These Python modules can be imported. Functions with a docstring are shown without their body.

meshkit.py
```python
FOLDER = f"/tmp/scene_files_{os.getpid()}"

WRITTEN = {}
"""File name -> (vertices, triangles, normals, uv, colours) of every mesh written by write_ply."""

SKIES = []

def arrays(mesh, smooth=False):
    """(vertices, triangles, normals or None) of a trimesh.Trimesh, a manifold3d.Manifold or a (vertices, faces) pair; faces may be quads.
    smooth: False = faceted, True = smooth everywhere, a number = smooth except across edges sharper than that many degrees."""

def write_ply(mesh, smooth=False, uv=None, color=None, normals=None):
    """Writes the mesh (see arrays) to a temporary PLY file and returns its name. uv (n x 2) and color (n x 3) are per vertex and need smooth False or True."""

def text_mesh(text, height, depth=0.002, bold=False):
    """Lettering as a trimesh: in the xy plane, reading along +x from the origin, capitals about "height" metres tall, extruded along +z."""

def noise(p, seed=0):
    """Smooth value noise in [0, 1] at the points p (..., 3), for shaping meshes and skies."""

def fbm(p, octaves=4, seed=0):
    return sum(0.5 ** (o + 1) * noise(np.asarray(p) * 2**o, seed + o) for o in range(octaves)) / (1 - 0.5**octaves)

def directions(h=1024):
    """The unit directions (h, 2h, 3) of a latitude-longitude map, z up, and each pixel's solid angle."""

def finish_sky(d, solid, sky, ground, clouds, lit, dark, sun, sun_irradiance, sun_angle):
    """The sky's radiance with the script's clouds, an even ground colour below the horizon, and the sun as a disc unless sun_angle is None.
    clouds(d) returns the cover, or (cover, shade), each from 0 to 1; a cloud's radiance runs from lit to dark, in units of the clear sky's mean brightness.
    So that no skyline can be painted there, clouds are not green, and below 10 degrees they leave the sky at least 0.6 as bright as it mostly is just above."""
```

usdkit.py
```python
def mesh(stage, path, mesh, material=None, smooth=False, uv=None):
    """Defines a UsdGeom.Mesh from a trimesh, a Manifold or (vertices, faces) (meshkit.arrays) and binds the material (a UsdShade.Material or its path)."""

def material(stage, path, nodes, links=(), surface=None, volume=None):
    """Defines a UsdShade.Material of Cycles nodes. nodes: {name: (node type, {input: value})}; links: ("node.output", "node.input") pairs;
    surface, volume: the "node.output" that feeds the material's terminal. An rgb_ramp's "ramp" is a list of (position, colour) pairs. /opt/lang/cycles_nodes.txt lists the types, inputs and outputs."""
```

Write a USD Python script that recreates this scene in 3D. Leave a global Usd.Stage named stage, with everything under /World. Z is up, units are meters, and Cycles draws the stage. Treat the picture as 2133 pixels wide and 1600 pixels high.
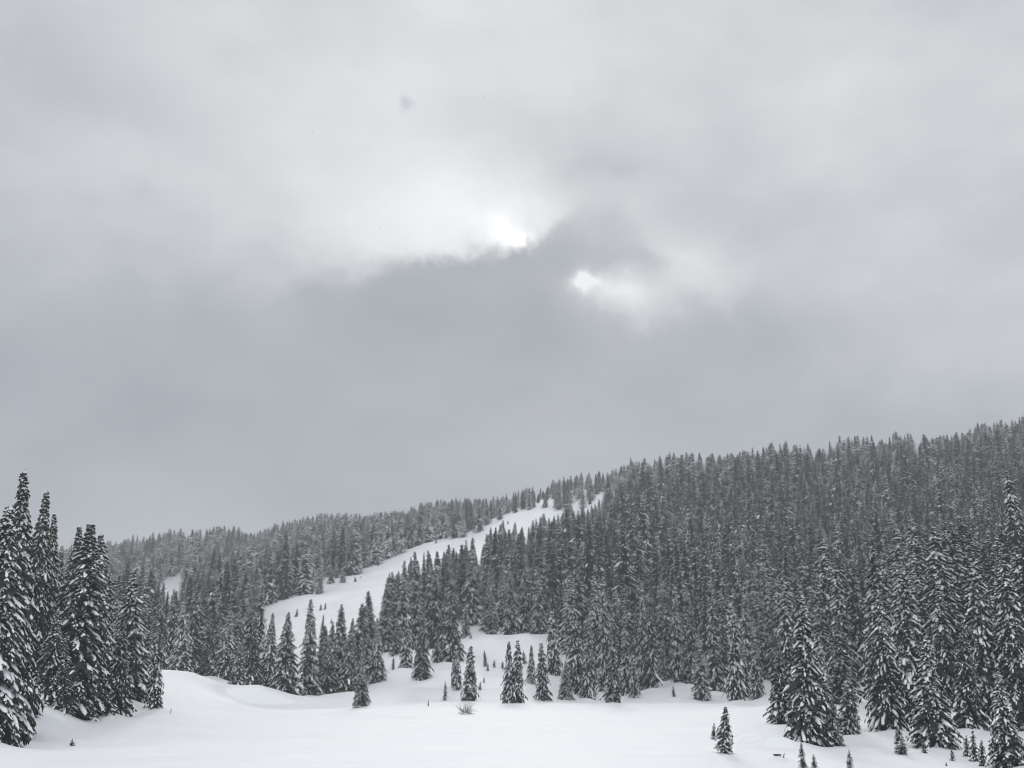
import math, random
import numpy as np
from scipy.interpolate import RBFInterpolator
from pxr import Usd, UsdGeom, UsdLux, UsdShade, Gf, Sdf, Vt
import usdkit, meshkit

random.seed(7)
RNG = np.random.default_rng(7)
stage = Usd.Stage.CreateInMemory()
UsdGeom.SetStageUpAxis(stage, UsdGeom.Tokens.z)
WORLD = UsdGeom.Xform.Define(stage, '/World')
UsdGeom.Scope.Define(stage, '/World/Looks')
L = '/World/Looks/'

# ------------------------------------------------------------------ camera
EYE = 7.5                       # the photographer stands on a rise above the meadow
FPX, CX, CY = 2300.0, 1066.5, 800.0
K = FPX / 1690.0                 # the distances below are multiplied by this
PITCH = math.atan2(574.0, FPX)
cam = UsdGeom.Camera.Define(stage, '/World/camera')
cam.CreateHorizontalApertureAttr(36.0)
cam.CreateVerticalApertureAttr(27.0)
cam.CreateFocalLengthAttr(36.0 * FPX / 2133.0)
cam.CreateFStopAttr(17.6)
cam.CreateFocusDistanceAttr(200.0)
cam.CreateClippingRangeAttr(Gf.Vec2f(0.05, 20000.0))
cam.CreateExposureAttr(0.0)
cam.AddTranslateOp().Set(Gf.Vec3d(0, 0, EYE))
cam.AddRotateXOp().Set(90.0 + math.degrees(PITCH))
CP, SP = math.cos(PITCH), math.sin(PITCH)


def ray(px, py):
    """Direction (world) through a place in the photograph, scaled so that y = 1."""
    u, v = px - CX, CY - py
    Y, Z = FPX * CP - v * SP, FPX * SP + v * CP
    return u / Y, Z / Y


def at(px, py, d):
    rx, rz = ray(px, py)
    d = d * K
    return np.array([rx * d, d, EYE + rz * d])


def proj(p):
    p = np.asarray(p, float)
    x, y, z = p[..., 0], p[..., 1], p[..., 2] - EYE
    f = y * CP + z * SP
    v = -y * SP + z * CP
    return CX + FPX * x / f, CY - FPX * v / f


def azel(px, py):
    rx, rz = ray(px, py)
    return math.atan2(rx, 1.0), math.atan2(rz, math.hypot(rx, 1.0))


# ------------------------------------------------------------------ sky and sun
class Graph:
    def __init__(self):
        self.nodes, self.links = {}, []

    def node(self, kind, **inp):
        name = f'{kind}_{len(self.nodes)}'
        vals = {}
        for k, v in inp.items():
            if isinstance(v, str) and '.' in v:
                self.links.append((v, f'{name}.{k}'))
            else:
                vals[k] = v
        self.nodes[name] = (kind, vals)
        return name

    def m(self, op, a, b=0.0, c=None):
        kw = dict(math_type=op, value1=a, value2=b)
        if c is not None:
            kw['value3'] = c
        return self.node('math', **kw) + '.value'

    def ramp(self, fac, stops):
        r = self.node('rgb_ramp', fac=fac, ramp=[(p, (v, v, v) if np.ndim(v) == 0 else v) for p, v in stops], interpolate=True)
        return r + '.color'

    def val(self, color):
        return self.node('rgb_to_bw', color=color) + '.val'

    def mix(self, fac, a, b, blend='mix'):
        return self.node('mix_color', blend_type=blend, fac=fac, a=a, b=b) + '.result'


PIX = 1.0 / FPX
SUN_AZ, SUN_EL = azel(1082, 500)
STRENGTH = 0.1
g = Graph()
tc = g.node('texture_coordinate')
D = tc + '.generated'
sx = g.node('separate_xyz', vector=D)
n1 = g.node('noise_texture', vector=D, scale=5.0, detail=6.0, roughness=0.55)
n1s = g.node('separate_color', color=n1 + '.color')
n2 = g.node('noise_texture', vector=D, scale=22.0, detail=5.0, roughness=0.6)
n2s = g.node('separate_color', color=n2 + '.color')
az0 = g.m('arctan2', sx + '.x', sx + '.y')
el0 = g.m('arcsine', sx + '.z')


def warped(base, c1, c2, a1, a2):
    t = g.m('multiply_add', g.m('subtract', c1, 0.5), a1, base)
    return g.m('multiply_add', g.m('subtract', c2, 0.5), a2, t)


az = warped(az0, n1s + '.r', n2s + '.r', 0.07, 0.045)
el = warped(el0, n1s + '.g', n2s + '.g', 0.065, 0.050)
SPAN = 1.2
fac = g.m('multiply_add', az, 0.5 / SPAN, 0.5)
edge_px = [(-250, 470), (0, 480), (200, 492), (380, 530), (500, 566), (640, 578), (760, 586), (850, 570), (900, 546), (1000, 548), (1060, 536), (1112, 526), (1140, 490),
           (1200, 468), (1280, 474), (1340, 505), (1400, 560), (1480, 588), (1600, 610), (1750, 680), (2000, 790), (2133, 840), (2350, 870)]
soft_px = [(-250, 90), (0, 70), (200, 85), (400, 75), (520, 55), (640, 36), (760, 24), (860, 16), (1000, 12), (1120, 10), (1200, 26), (1300, 45), (1420, 40), (1480, 40), (1600, 70), (1750, 110), (2000, 130), (2350, 150)]


def along(points, f):
    out = [(0.0, f(None, None))]
    for px, v in points:
        a, _ = azel(px, 560)
        out.append((0.5 + a * 0.5 / SPAN, f(px, v)))
    out.append((1.0, f(None, None)))
    return out


E = g.val(g.ramp(fac, along(edge_px, lambda px, py: 0.42 if px is None else azel(px, py)[1])))
n5 = g.node('noise_texture', vector=D, scale=11.0, detail=3.0, roughness=0.5)
W = g.m('multiply', g.val(g.ramp(fac, along(soft_px, lambda px, s: 0.09 if px is None else s * PIX))), g.node('map_range', value=n5 + '.fac', from_min=0.35, from_max=0.65, to_min=0.8, to_max=2.8, clamp=True) + '.result')
deck = g.node('map_range', range_type='smoothstep', value=el, from_min=g.m('subtract', E, W), from_max=g.m('add', E, W), to_min=1.0, to_max=0.0, clamp=True) + '.result'


def blob(px, py, rx, ry, a=None, e=None):
    a0, e0 = azel(px, py)
    u = g.m('multiply', g.m('subtract', a or az, a0), 1 / (rx * PIX))
    v = g.m('multiply', g.m('subtract', e or el, e0), 1 / (ry * PIX))
    return g.m('exponent', g.m('multiply', g.m('add', g.m('multiply', u, u), g.m('multiply', v, v)), -1.0))


def total(*terms):
    acc = None
    for k, t in terms:
        acc = g.m('multiply', t, k) if acc is None else g.m('multiply_add', t, k, acc)
    return acc


n3 = g.node('noise_texture', vector=g.node('mapping', vector=D, scale=(1.0, 1.0, 2.2)) + '.vector', scale=3.2, detail=4.0, roughness=0.5)
mottle = g.m('subtract', n3 + '.fac', 0.5)
n4 = g.node('noise_texture', vector=g.node('mapping', vector=D, scale=(1.0, 1.0, 1.6), location=(3, 1, 2)) + '.vector', scale=9.0, detail=5.0, roughness=0.5)
mottle2 = g.m('subtract', n4 + '.fac', 0.5)
up = g.node('map_range', range_type='smoothstep', value=el0, from_min=0.75, from_max=1.5, to_min=0.0, to_max=1.0, clamp=True) + '.result'
light = g.m('add', total((0.36, mottle), (0.24, mottle2), (0.95, up), (0.13, blob(900, 280, 700, 520)), (0.08, blob(1000, 20, 500, 250)), (-0.04, blob(-60, 250, 380, 420)), (0.17, blob(930, 470, 190, 110)),
                         (0.16, blob(1060, 475, 95, 60)), (0.34, blob(1086, 502, 50, 24)), (-0.13, blob(1275, 355, 130, 55)), (-0.05, blob(1180, 260, 260, 60))), 0.625)
dark = g.m('add', total((0.19, mottle), (0.15, mottle2), (0.6, up), (0.085, blob(1900, 640, 480, 300)), (0.06, blob(150, 570, 420, 150)), (-0.025, blob(1000, 760, 420, 200)), (0.02, blob(1230, 490, 130, 30))), 0.425)
lum = g.m('add', g.m('multiply', light, g.m('subtract', 1.0, deck)), g.m('multiply', dark, deck))
gap = g.node('clamp', value=total((1.0, blob(1216, 598, 30, 20)), (0.62, blob(1285, 612, 90, 40)), (0.38, blob(1335, 655, 80, 42)), (0.26, blob(1440, 575, 120, 48)), (0.13, blob(1330, 560, 190, 90)), (0.42, blob(1090, 505, 40, 20)))) + '.result'
lum = g.m('multiply_add', gap, 0.55, lum)
tint = g.ramp(g.node('map_range', value=lum, from_min=0.36, from_max=0.72, to_min=0.0, to_max=1.0, clamp=True) + '.result', [(0.0, (0.92, 1.0, 1.10)), (0.45, (0.955, 1.0, 1.06)), (1.0, (0.985, 1.0, 1.02))])
cloud = g.node('vector_math', math_type='scale', vector1=tint, scale=g.m('multiply', lum, 1.0 / STRENGTH)) + '.vector'
sky = g.node('sky_texture', sky_type='single_scattering', sun_disc=False, sun_elevation=SUN_EL, sun_rotation=SUN_AZ, altitude=1400.0)
bg = g.node('background_shader', color=g.mix(0.96, sky + '.color', cloud), strength=STRENGTH)
sky_mat = usdkit.material(stage, L + 'overcast_sky', g.nodes, g.links, surface=bg + '.background')
dome = UsdLux.DomeLight.Define(stage, '/World/sky')
UsdShade.MaterialBindingAPI.Apply(dome.GetPrim()).Bind(sky_mat)
dome.GetPrim().SetCustomDataByKey('kind', 'structure')
sun = UsdLux.DistantLight.Define(stage, '/World/sun')
sun.CreateIntensityAttr(0.3)
sun.CreateAngleAttr(14.0)
sun.CreateNormalizeAttr(True)
sun.CreateColorAttr(Gf.Vec3f(1.0, 0.96, 0.9))
sun.AddRotateZOp().Set(-math.degrees(SUN_AZ))
sun.AddRotateXOp().Set(-(90.0 - math.degrees(SUN_EL)) + 180.0 - 180.0)
# light shines along -z; turned so that it comes from beyond the hill towards the camera

# ------------------------------------------------------------------ materials


def simple(name, color, color2, scale, rough, bump=0.0, bscale=40.0, bdist=0.02, lo=0.35, hi=0.65, coord='position', **kw):
    q = Graph()
    if coord == 'position':
        vec = q.node('geometry') + '.position'
    else:
        vec = q.node('texture_coordinate') + '.object'
    nz = q.node('noise_texture', vector=vec, scale=scale, detail=4.0, roughness=0.6)
    col = q.ramp(nz + '.fac', [(0.0, color), (lo, color), (hi, color2), (1.0, color2)])
    extra = dict(kw)
    if bump:
        bz = q.node('noise_texture', vector=vec, scale=bscale, detail=4.0, roughness=0.6)
        extra['normal'] = q.node('bump', height=bz + '.fac', strength=bump, distance=bdist) + '.normal'
    p = q.node('principled_bsdf', base_color=col, roughness=rough, **extra)
    return usdkit.material(stage, L + name, q.nodes, q.links, surface=p + '.BSDF')


snow_ground = simple('snow_ground', (0.85, 0.868, 0.90), (0.888, 0.90, 0.92), 0.09, 0.75, bump=0.35, bscale=1.3, bdist=0.10, specular_ior_level=0.25)
snow_load = simple('snow_on_branches', (0.84, 0.855, 0.88), (0.89, 0.90, 0.91), 0.6, 0.75, bump=0.5, bscale=7.0, bdist=0.05, coord='object', specular_ior_level=0.2)
needles = simple('spruce_needles', (0.020, 0.026, 0.022), (0.048, 0.058, 0.050), 2.2, 0.8, coord='object', specular_ior_level=0.2)
bark = simple('spruce_bark', (0.035, 0.030, 0.027), (0.085, 0.074, 0.066), 5.0, 0.9, bump=0.6, bscale=14.0, coord='object')
twig_mat = simple('bare_twig', (0.05, 0.045, 0.042), (0.11, 0.10, 0.095), 9.0, 0.9, coord='object')
rock_mat = simple('dark_rock', (0.05, 0.05, 0.052), (0.12, 0.12, 0.12), 3.0, 0.85, bump=0.6, bscale=9.0, coord='object')
flake_mat = simple('ice_flake', (0.80, 0.82, 0.85), (0.88, 0.89, 0.9), 90.0, 0.6, coord='object')

# ------------------------------------------------------------------ trees of the photograph that can be told apart
# base (px, py), top py, crown width, distance in metres, build, label (None = one of its group), group
T = []


def flat_d(py):
    rx, rz = ray(CX, py)
    return -EYE / rz / K


def tree(bx, by, ty, w, d=None, build='wide', label=None, group=None, lean=None):
    if d and 740 < bx < 1610 and by > 1436:
        d = min(d, flat_d(by))
    T.append(dict(bx=bx, by=by, ty=ty, w=w, d=d or flat_d(by), build=build, label=label, group=group, lean=lean))


LB, MR, CF, RF = 'snowy spruces massed on the left bank', 'snowy spruces in the dark row behind the meadow', 'snowy spruces around the clearing', 'tall snowy spruces at the right'
# left bank
tree(8, 1520, 986, 105, 84, 'wide', 'tallest snowy spruce at the left edge of the photo', LB)
tree(-22, 1545, 1060, 120, 78, 'wide', 'snow-laden spruce cut off by the left edge, its foot lowest on the bank', LB)
tree(46, 1440, 1026, 84, 100, 'wide', 'tall pointed snowy spruce, second from the left edge, above the steep snow bank', LB)
tree(78, 1452, 1070, 62, 104, 'wide', 'slim snowy spruce top just right of the two tallest left-edge spruces', LB)
tree(98, 1448, 1100, 52, 110, 'narrow', 'thin snowy spruce squeezed in the middle of the left-bank clump', LB)
tree(122, 1462, 1098, 74, 102, 'wide', 'twin-topped snowy spruce left of the broad dark spruce on the bank', LB)
tree(148, 1493, 1088, 118, 94, 'wide', 'broad dark snowy spruce whose foot is lowest in the middle of the left bank', LB)
tree(184, 1462, 1114, 90, 101, 'wide', 'snowy spruce with layered shelves at the right side of the tall left clump', LB)
tree(98, 1474, 1270, 78, 92, 'wide', 'shorter bushy snowy spruce standing before the tall left-bank clump', LB)
tree(66, 1478, 1400, 34, 88, 'sapling', 'small snowy spruce poking from the steep snow at the left bank', LB)
tree(214, 1452, 1270, 66, 112, 'wide', 'half-hidden snowy spruce between the tall left clump and the pointed spruce to its right', LB)
tree(262, 1456, 1188, 92, 106, 'wide', 'pointed snowy spruce rising alone above the right end of the left bank', LB)
tree(240, 1482, 1290, 74, 97, 'wide', 'snowy spruce with its foot in a hollow at the right end of the left bank', LB)
tree(292, 1444, 1268, 62, 112, 'wide', 'bushy snowy spruce with drooping boughs, rightmost of the left-bank clump', LB)
tree(322, 1467, 1342, 37, 102, 'young', 'slender young spruce alone on the snow right of the left-bank clump')
tree(20, 1450, 1110, 70, 108, 'wide', 'dark snowy spruce filling the gap between the two tallest left-edge spruces', LB)
tree(172, 1452, 1190, 66, 112, 'wide', 'shadowed spruce behind the broad dark spruce of the left bank', LB)
tree(212, 1470, 1330, 60, 100, 'wide', 'low bushy spruce joining the tall left clump to the pointed spruce on its right', LB)
tree(128, 1484, 1330, 60, 92, 'wide', 'low snowy spruce leaning into the front of the left-bank clump', LB)
for bx, by, ty, w, d in [(30, 1436, 1092, 60, 118), (66, 1440, 1120, 56, 120), (108, 1440, 1150, 54, 122), (142, 1438, 1140, 56, 124), (200, 1440, 1196, 54, 122), (236, 1440, 1236, 50, 120), (284, 1432, 1250, 48, 126)]:
    tree(bx, by, ty, w, d, 'wide', None, LB)
tree(306, 1438, 1318, 44, 116, 'wide', 'small spruce stepping down at the right end of the left bank', LB)
# row behind the meadow
tree(330, 1404, 1232, 46, 182, 'wide', None, MR)
tree(352, 1402, 1228, 48, 186, 'wide', None, MR)
tree(376, 1404, 1240, 52, 176, 'wide', 'snowy spruce standing just behind the snow crest, left of the little snow peak', MR)
tree(394, 1402, 1220, 50, 188, 'wide', None, MR)
tree(411, 1408, 1236, 44, 190, 'wide', None, MR)
tree(432, 1412, 1272, 42, 186, 'wide', None, MR)
tree(452, 1414, 1290, 42, 188, 'wide', None, MR)
tree(468, 1416, 1262, 50, 182, 'wide', None, MR)
tree(488, 1416, 1259, 52, 186, 'wide', None, MR)
tree(503, 1420, 1255, 46, 190, 'wide', None, MR)
tree(522, 1432, 1246, 56, 172, 'wide', 'tall dark spruce at the left foot of the open snow slope', MR)
tree(494, 1449, 1338, 42, 158, 'wide', 'short pale snowy spruce before the row, beside a hollow in the snow', MR)
tree(556, 1438, 1277, 52, 178, 'wide', 'dark spruce behind the broad spruce, right of the hollow in the snow', MR)
tree(592, 1459, 1276, 68, 166, 'wide', 'broad conical snowy spruce at the front of the row behind the meadow', MR)
tree(643, 1450, 1249, 46, 170, 'narrow', 'tall slim spruce whose top stands out against the open snow slope', MR)
tree(668, 1446, 1304, 36, 184, 'narrow', None, MR)
tree(682, 1450, 1296, 48, 172, 'wide', None, MR)
tree(706, 1444, 1259, 44, 184, 'narrow', 'slim spruce whose tip rises above the middle of the row into the open slope', MR)
tree(722, 1447, 1288, 46, 172, 'wide', None, MR)
tree(740, 1438, 1257, 42, 188, 'narrow', None, MR)
tree(758, 1432, 1262, 42, 190, 'narrow', None, MR)
tree(752, 1474, 1345, 38, 150, 'wide', 'snowy spruce standing forward on the meadow with a notch of snow at its foot')
tree(785, 1420, 1288, 40, 176, 'wide', None, MR)
tree(772, 1410, 1232, 42, 195, 'narrow', None, MR)
# around the clearing
tree(800, 1358, 1203, 44, 205, 'narrow', None, CF)
tree(818, 1354, 1192, 44, 212, 'narrow', None, CF)
tree(838, 1362, 1168, 46, 208, 'narrow', None, CF)
tree(824, 1360, 1292, 26, 200, 'young', 'small spruce at the forest foot on the left side of the clearing', CF)
tree(865, 1350, 1150, 48, 215, 'narrow', None, CF)
tree(846, 1398, 1298, 29, 184, 'young', 'young snowy spruce beside the tiny sapling at the left of the clearing', CF)
tree(878, 1411, 1253, 42, 176, 'wide', 'heavily snowed spruce at the lower left of the clearing, snow ledge at its foot', CF)
tree(922, 1377, 1225, 48, 196, 'wide', None, CF)
tree(938, 1380, 1184, 54, 192, 'wide', 'tall broad spruce standing at the left rim of the clearing', CF)
tree(905, 1365, 1150, 46, 215, 'narrow', None, CF)
tree(819, 1398, 1367, 10, 182, 'sapling', 'tiny sapling in the gully left of the clearing')
tree(951, 1440, 1347, 26, 172, 'young', 'left of two slim spruces in front of the clearing, above the bare bush')
tree(977, 1460, 1347, 34, 167, 'young', 'taller right one of two slim spruces standing just above the bare bush')
tree(927, 1458, 1419, 12, 166, 'sapling', 'thin sapling left of the bare bush')
tree(971, 1327, 1262, 20, 212, 'young', 'short spruce at the upper left end of the clearing')
tree(981, 1336, 1322, 8, 207, 'sapling', 'tiny sapling at the upper left end of the clearing')
tree(978, 1300, 1120, 48, 235, 'narrow', None, CF)
tree(1018, 1311, 1176, 42, 226, 'wide', 'spruce on the crest left of the gap above the clearing', CF)
tree(1024, 1322, 1258, 28, 220, 'young', None, CF)
tree(1066, 1325, 1176, 46, 216, 'wide', 'broad snowy spruce on the crest directly above the clearing', CF)
tree(1122, 1319, 1184, 42, 218, 'wide', 'conical snowy spruce on the crest right of the middle of the clearing', CF)
tree(1094, 1316, 1160, 40, 228, 'narrow', None, CF)
tree(1046, 1314, 1170, 38, 230, 'narrow', None, CF)
tree(1012, 1389, 1355, 14, 186, 'sapling', 'larger of the saplings in the middle of the clearing')
tree(1016, 1399, 1385, 8, 182, 'sapling', 'tiny sapling just below the largest sapling of the clearing')
tree(1029, 1392, 1374, 9, 186, 'sapling', 'small sapling right of the largest sapling in the clearing')
tree(1008, 1420, 1410, 6, 175, 'sapling', 'speck of a sapling right of the slim pair of spruces')
tree(999, 1434, 1420, 9, 171, 'sapling', 'little sapling touching the right side of the slim pair of spruces')
tree(1047, 1394, 1377, 9, 185, 'sapling', 'small sapling left of the twin spruces')
tree(1059, 1464, 1338, 30, 166, 'young', 'left half of the twin spruces in the middle of the clearing front')
tree(1076, 1464, 1335, 32, 167, 'young', 'right half of the twin spruces in the middle of the clearing front')
tree(1092, 1383, 1355, 14, 190, 'sapling', 'small pointed sapling behind the twin spruces')
tree(1106, 1422, 1345, 20, 176, 'young', 'slim young spruce right of the twin spruces, higher on the snow')
tree(1131, 1459, 1341, 33, 167, 'young', 'conical young spruce standing alone right of the twin spruces')
tree(1155, 1405, 1276, 34, 186, 'young', 'snowy spruce on the slope at the right rim of the clearing', CF)
# forest front, middle right
FF = 'narrow snowy spruces along the forest front above the meadow'
tree(1178, 1457, 1376, 34, 166, 'wide', 'low bushy spruce at the left corner of the forest front', FF)
tree(1202, 1447, 1188, 50, 172, 'narrow', 'very tall snowy spruce at the left corner of the forest front', FF)
tree(1224, 1455, 1285, 42, 167, 'wide', None, FF)
tree(1262, 1440, 1202, 44, 178, 'narrow', None, FF)
tree(1277, 1468, 1298, 40, 160, 'narrow', 'narrow spruce reaching lowest onto the meadow at the forest front', FF)
tree(1306, 1449, 1255, 36, 172, 'narrow', None, FF)
tree(1322, 1453, 1373, 24, 168, 'young', 'short young spruce leaning on the forest front', FF)
tree(1340, 1440, 1215, 36, 180, 'narrow', None, FF)
tree(1357, 1436, 1230, 38, 178, 'narrow', 'columnar spruce beside a snowy gap in the forest front', FF)
tree(1380, 1398, 1200, 36, 195, 'narrow', None, FF)
tree(1404, 1451, 1428, 10, 167, 'sapling', 'lone tiny sapling on the snow before the forest front')
tree(1416, 1421, 1219, 40, 182, 'narrow', None, FF)
tree(1436, 1424, 1260, 34, 180, 'narrow', None, FF)
tree(1462, 1456, 1312, 40, 165, 'narrow', 'snowy spruce in front of its neighbours, right of the lone tiny sapling', FF)
tree(1490, 1439, 1211, 44, 174, 'narrow', None, FF)
tree(1531, 1462, 1226, 44, 164, 'narrow', 'tall columnar spruce with a snow clump at its foot', FF)
tree(1552, 1452, 1345, 26, 168, 'young', None, FF)
tree(1578, 1456, 1283, 32, 165, 'narrow', 'narrow spruce with a white snow pad low down, last before the right-hand cluster', FF)
tree(1597, 1414, 1250, 40, 184, 'narrow', None, FF)
tree(1560, 1420, 1210, 40, 188, 'narrow', None, FF)
# right cluster and right foreground
tree(1681, 1557, 1242, 92, 84, 'wide', 'big snow-plastered spruce standing furthest forward of the right-hand cluster', RF)
tree(1632, 1502, 1335, 64, 94, 'wide', 'smaller spruce tucked against the left side of the big snow-plastered spruce', RF)
tree(1640, 1470, 1215, 60, 118, 'wide', None, RF)
tree(1722, 1535, 1330, 56, 92, 'wide', None, RF)
tree(1736, 1552, 1455, 46, 84, 'wide', 'low spreading spruce at the right foot of the big snow-plastered spruce', RF)
tree(1766, 1531, 1392, 50, 90, 'wide', 'tilted snowy spruce with long layered boughs right of the low spreading one', RF, lean=5)
tree(1758, 1462, 1283, 76, 118, 'wide', 'dark-skirted spruce behind the tilted spruce, beside a snowy gap', RF)
tree(1852, 1522, 1232, 88, 94, 'wide', 'dense dark spruce on the bank between the snowy gap and its twin to the right', RF)
tree(1945, 1560, 1312, 96, 84, 'wide', 'broad snowy spruce with the lowest foot in the right forest edge', RF)
tree(1900, 1500, 1180, 80, 104, 'wide', None, RF)
tree(1978, 1506, 1215, 82, 102, 'wide', None, RF)
tree(2020, 1516, 1290, 80, 95, 'wide', 'snowy spruce behind the three clustered saplings', RF)
tree(2056, 1526, 1170, 88, 98, 'wide', 'tallest snowy spruce near the right edge', RF)
tree(2104, 1599, 1388, 78, 72, 'wide', 'spruce with even horizontal shelves of snow in the lower right corner', RF)
tree(2140, 1530, 1150, 90, 96, 'wide', 'tall snowy spruce cut off by the right edge', RF)
tree(2118, 1500, 1235, 70, 106, 'wide', None, RF)
tree(1508, 1568, 1473, 36, None, 'young', 'young spruce alone on the meadow, bent slightly to the right', None, lean=5)
tree(1486, 1540, 1507, 15, 88, 'sapling', 'wispy sapling at the left of the bent young spruce')
tree(1496, 1536, 1514, 12, 89, 'sapling', 'frosted sapling stub between the wispy sapling and the bent young spruce')
tree(1674, 1606, 1547, 22, 65, 'sapling', 'snowy sapling at the bottom edge below the big snow-plastered spruce')
tree(1697, 1604, 1572, 17, 66, 'sapling', 'shorter sapling close to the right of the bottom-edge sapling')
tree(1770, 1607, 1561, 20, 65, 'sapling', 'sapling alone at the bottom edge left of the right bank')
tree(1878, 1575, 1513, 28, 79, 'young', 'stout snow-covered young spruce at the foot of the right bank')
tree(1927, 1570, 1541, 15, 80, 'sapling', 'small sapling under the broad spruce with the lowest foot')
tree(1985, 1584, 1560, 13, 77, 'sapling', 'thin bare-topped sapling left of the three clustered saplings')
tree(1971, 1596, 1588, 8, 73, 'sapling', 'speck of a sapling nearest the bottom edge left of the three clustered saplings')
tree(2030, 1583, 1523, 24, 77, 'sapling', 'tallest and middle one of the three clustered saplings')
tree(2014, 1576, 1532, 20, 79, 'sapling', 'left one of the three clustered saplings')
tree(2047, 1597, 1541, 22, 74, 'sapling', 'right and lowest one of the three clustered saplings')
# open slope beyond the row
SS = 'small spruces scattered on the open snow slope'
for bx, by, ty, w, d in [(690, 1216, 1176, 15, 300), (700, 1206, 1172, 13, 305), (714, 1216, 1184, 14, 300), (666, 1238, 1200, 15, 290), (662, 1240, 1214, 10, 288), (740, 1215, 1202, 9, 300), (788, 1180, 1170, 6, 315),
                         (752, 1206, 1200, 5, 303), (650, 1236, 1228, 6, 288), (680, 1246, 1240, 5, 284), (668, 1268, 1258, 8, 276), (677, 1268, 1256, 8, 276), (617, 1287, 1268, 9, 270), (571, 1292, 1283, 6, 272),
                         (908, 1134, 1124, 6, 335), (930, 1122, 1112, 6, 342), (1058, 1092, 1084, 5, 352), (690, 1302, 1290, 7, 262), (1190, 1075, 1052, 10, 372), (1072, 1117, 1088, 12, 335), (1046, 1122, 1084, 15, 330)]:
    tree(bx, by, ty, w, d + max(d - 262, 0) * 1.2 * float(np.interp(bx, [850, 1350], [1, 0])), 'sapling' if by - ty < 20 else 'young', None, SS)

# ------------------------------------------------------------------ terrain
C = []


def back(px, d):
    return d + max(d - 262, 0) * 1.2 * float(np.interp(px, [850, 1350], [1, 0]))


def ctl(px, py, d):
    C.append(at(px, py, d))


for t in T:
    C.append(at(t['bx'], t['by'], t['d']))
for px in (-700, -200, 200, 600, 1000, 1400, 1800, 2300, 2800):          # below the camera's view
    for d, z in ((15, 4.2), (38, 1.6)):
        C.append(np.array([ray(px, 1600)[0] * d, d, z]))
for x in (-160, -60, 0, 60, 160):
    C.append(np.array([x, -60, 9.0])), C.append(np.array([x, 0, 5.9 if x == 0 else 6.5])), C.append(np.array([x, -250, 30.0]))
for px in (200, 400, 600, 800, 1000, 1200, 1400):
    for py in (1596, 1560, 1525, 1500, 1482):
        if px > 330 or py > 1550:
            ctl(px, py, flat_d(py))
for px in (830, 920, 1000, 1080, 1160, 1240, 1320, 1400, 1480, 1560):
    for py in (1476, 1470, 1464):
        ctl(px, py, flat_d(py))
ctl(60, 1600, 67), ctl(60, 1560, 79), ctl(150, 1530, 89), ctl(240, 1505, 99), ctl(-80, 1590, 66), ctl(-120, 1520, 76), ctl(-120, 1420, 92), ctl(20, 1412, 104), ctl(-300, 1380, 100)
ctl(345, 1403, 150), ctl(400, 1399, 148), ctl(440, 1415, 150), ctl(540, 1422, 155), ctl(420, 1440, 140), ctl(330, 1440, 128), ctl(320, 1480, 122), ctl(480, 1462, 148), ctl(610, 1470, 152), ctl(700, 1470, 153)
ctl(900, 1440, 168), ctl(870, 1462, 162), ctl(1020, 1440, 172), ctl(930, 1395, 178), ctl(1000, 1345, 200), ctl(1060, 1340, 202), ctl(1110, 1335, 204), ctl(1060, 1400, 182), ctl(1120, 1440, 172), ctl(800, 1440, 164)
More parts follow.
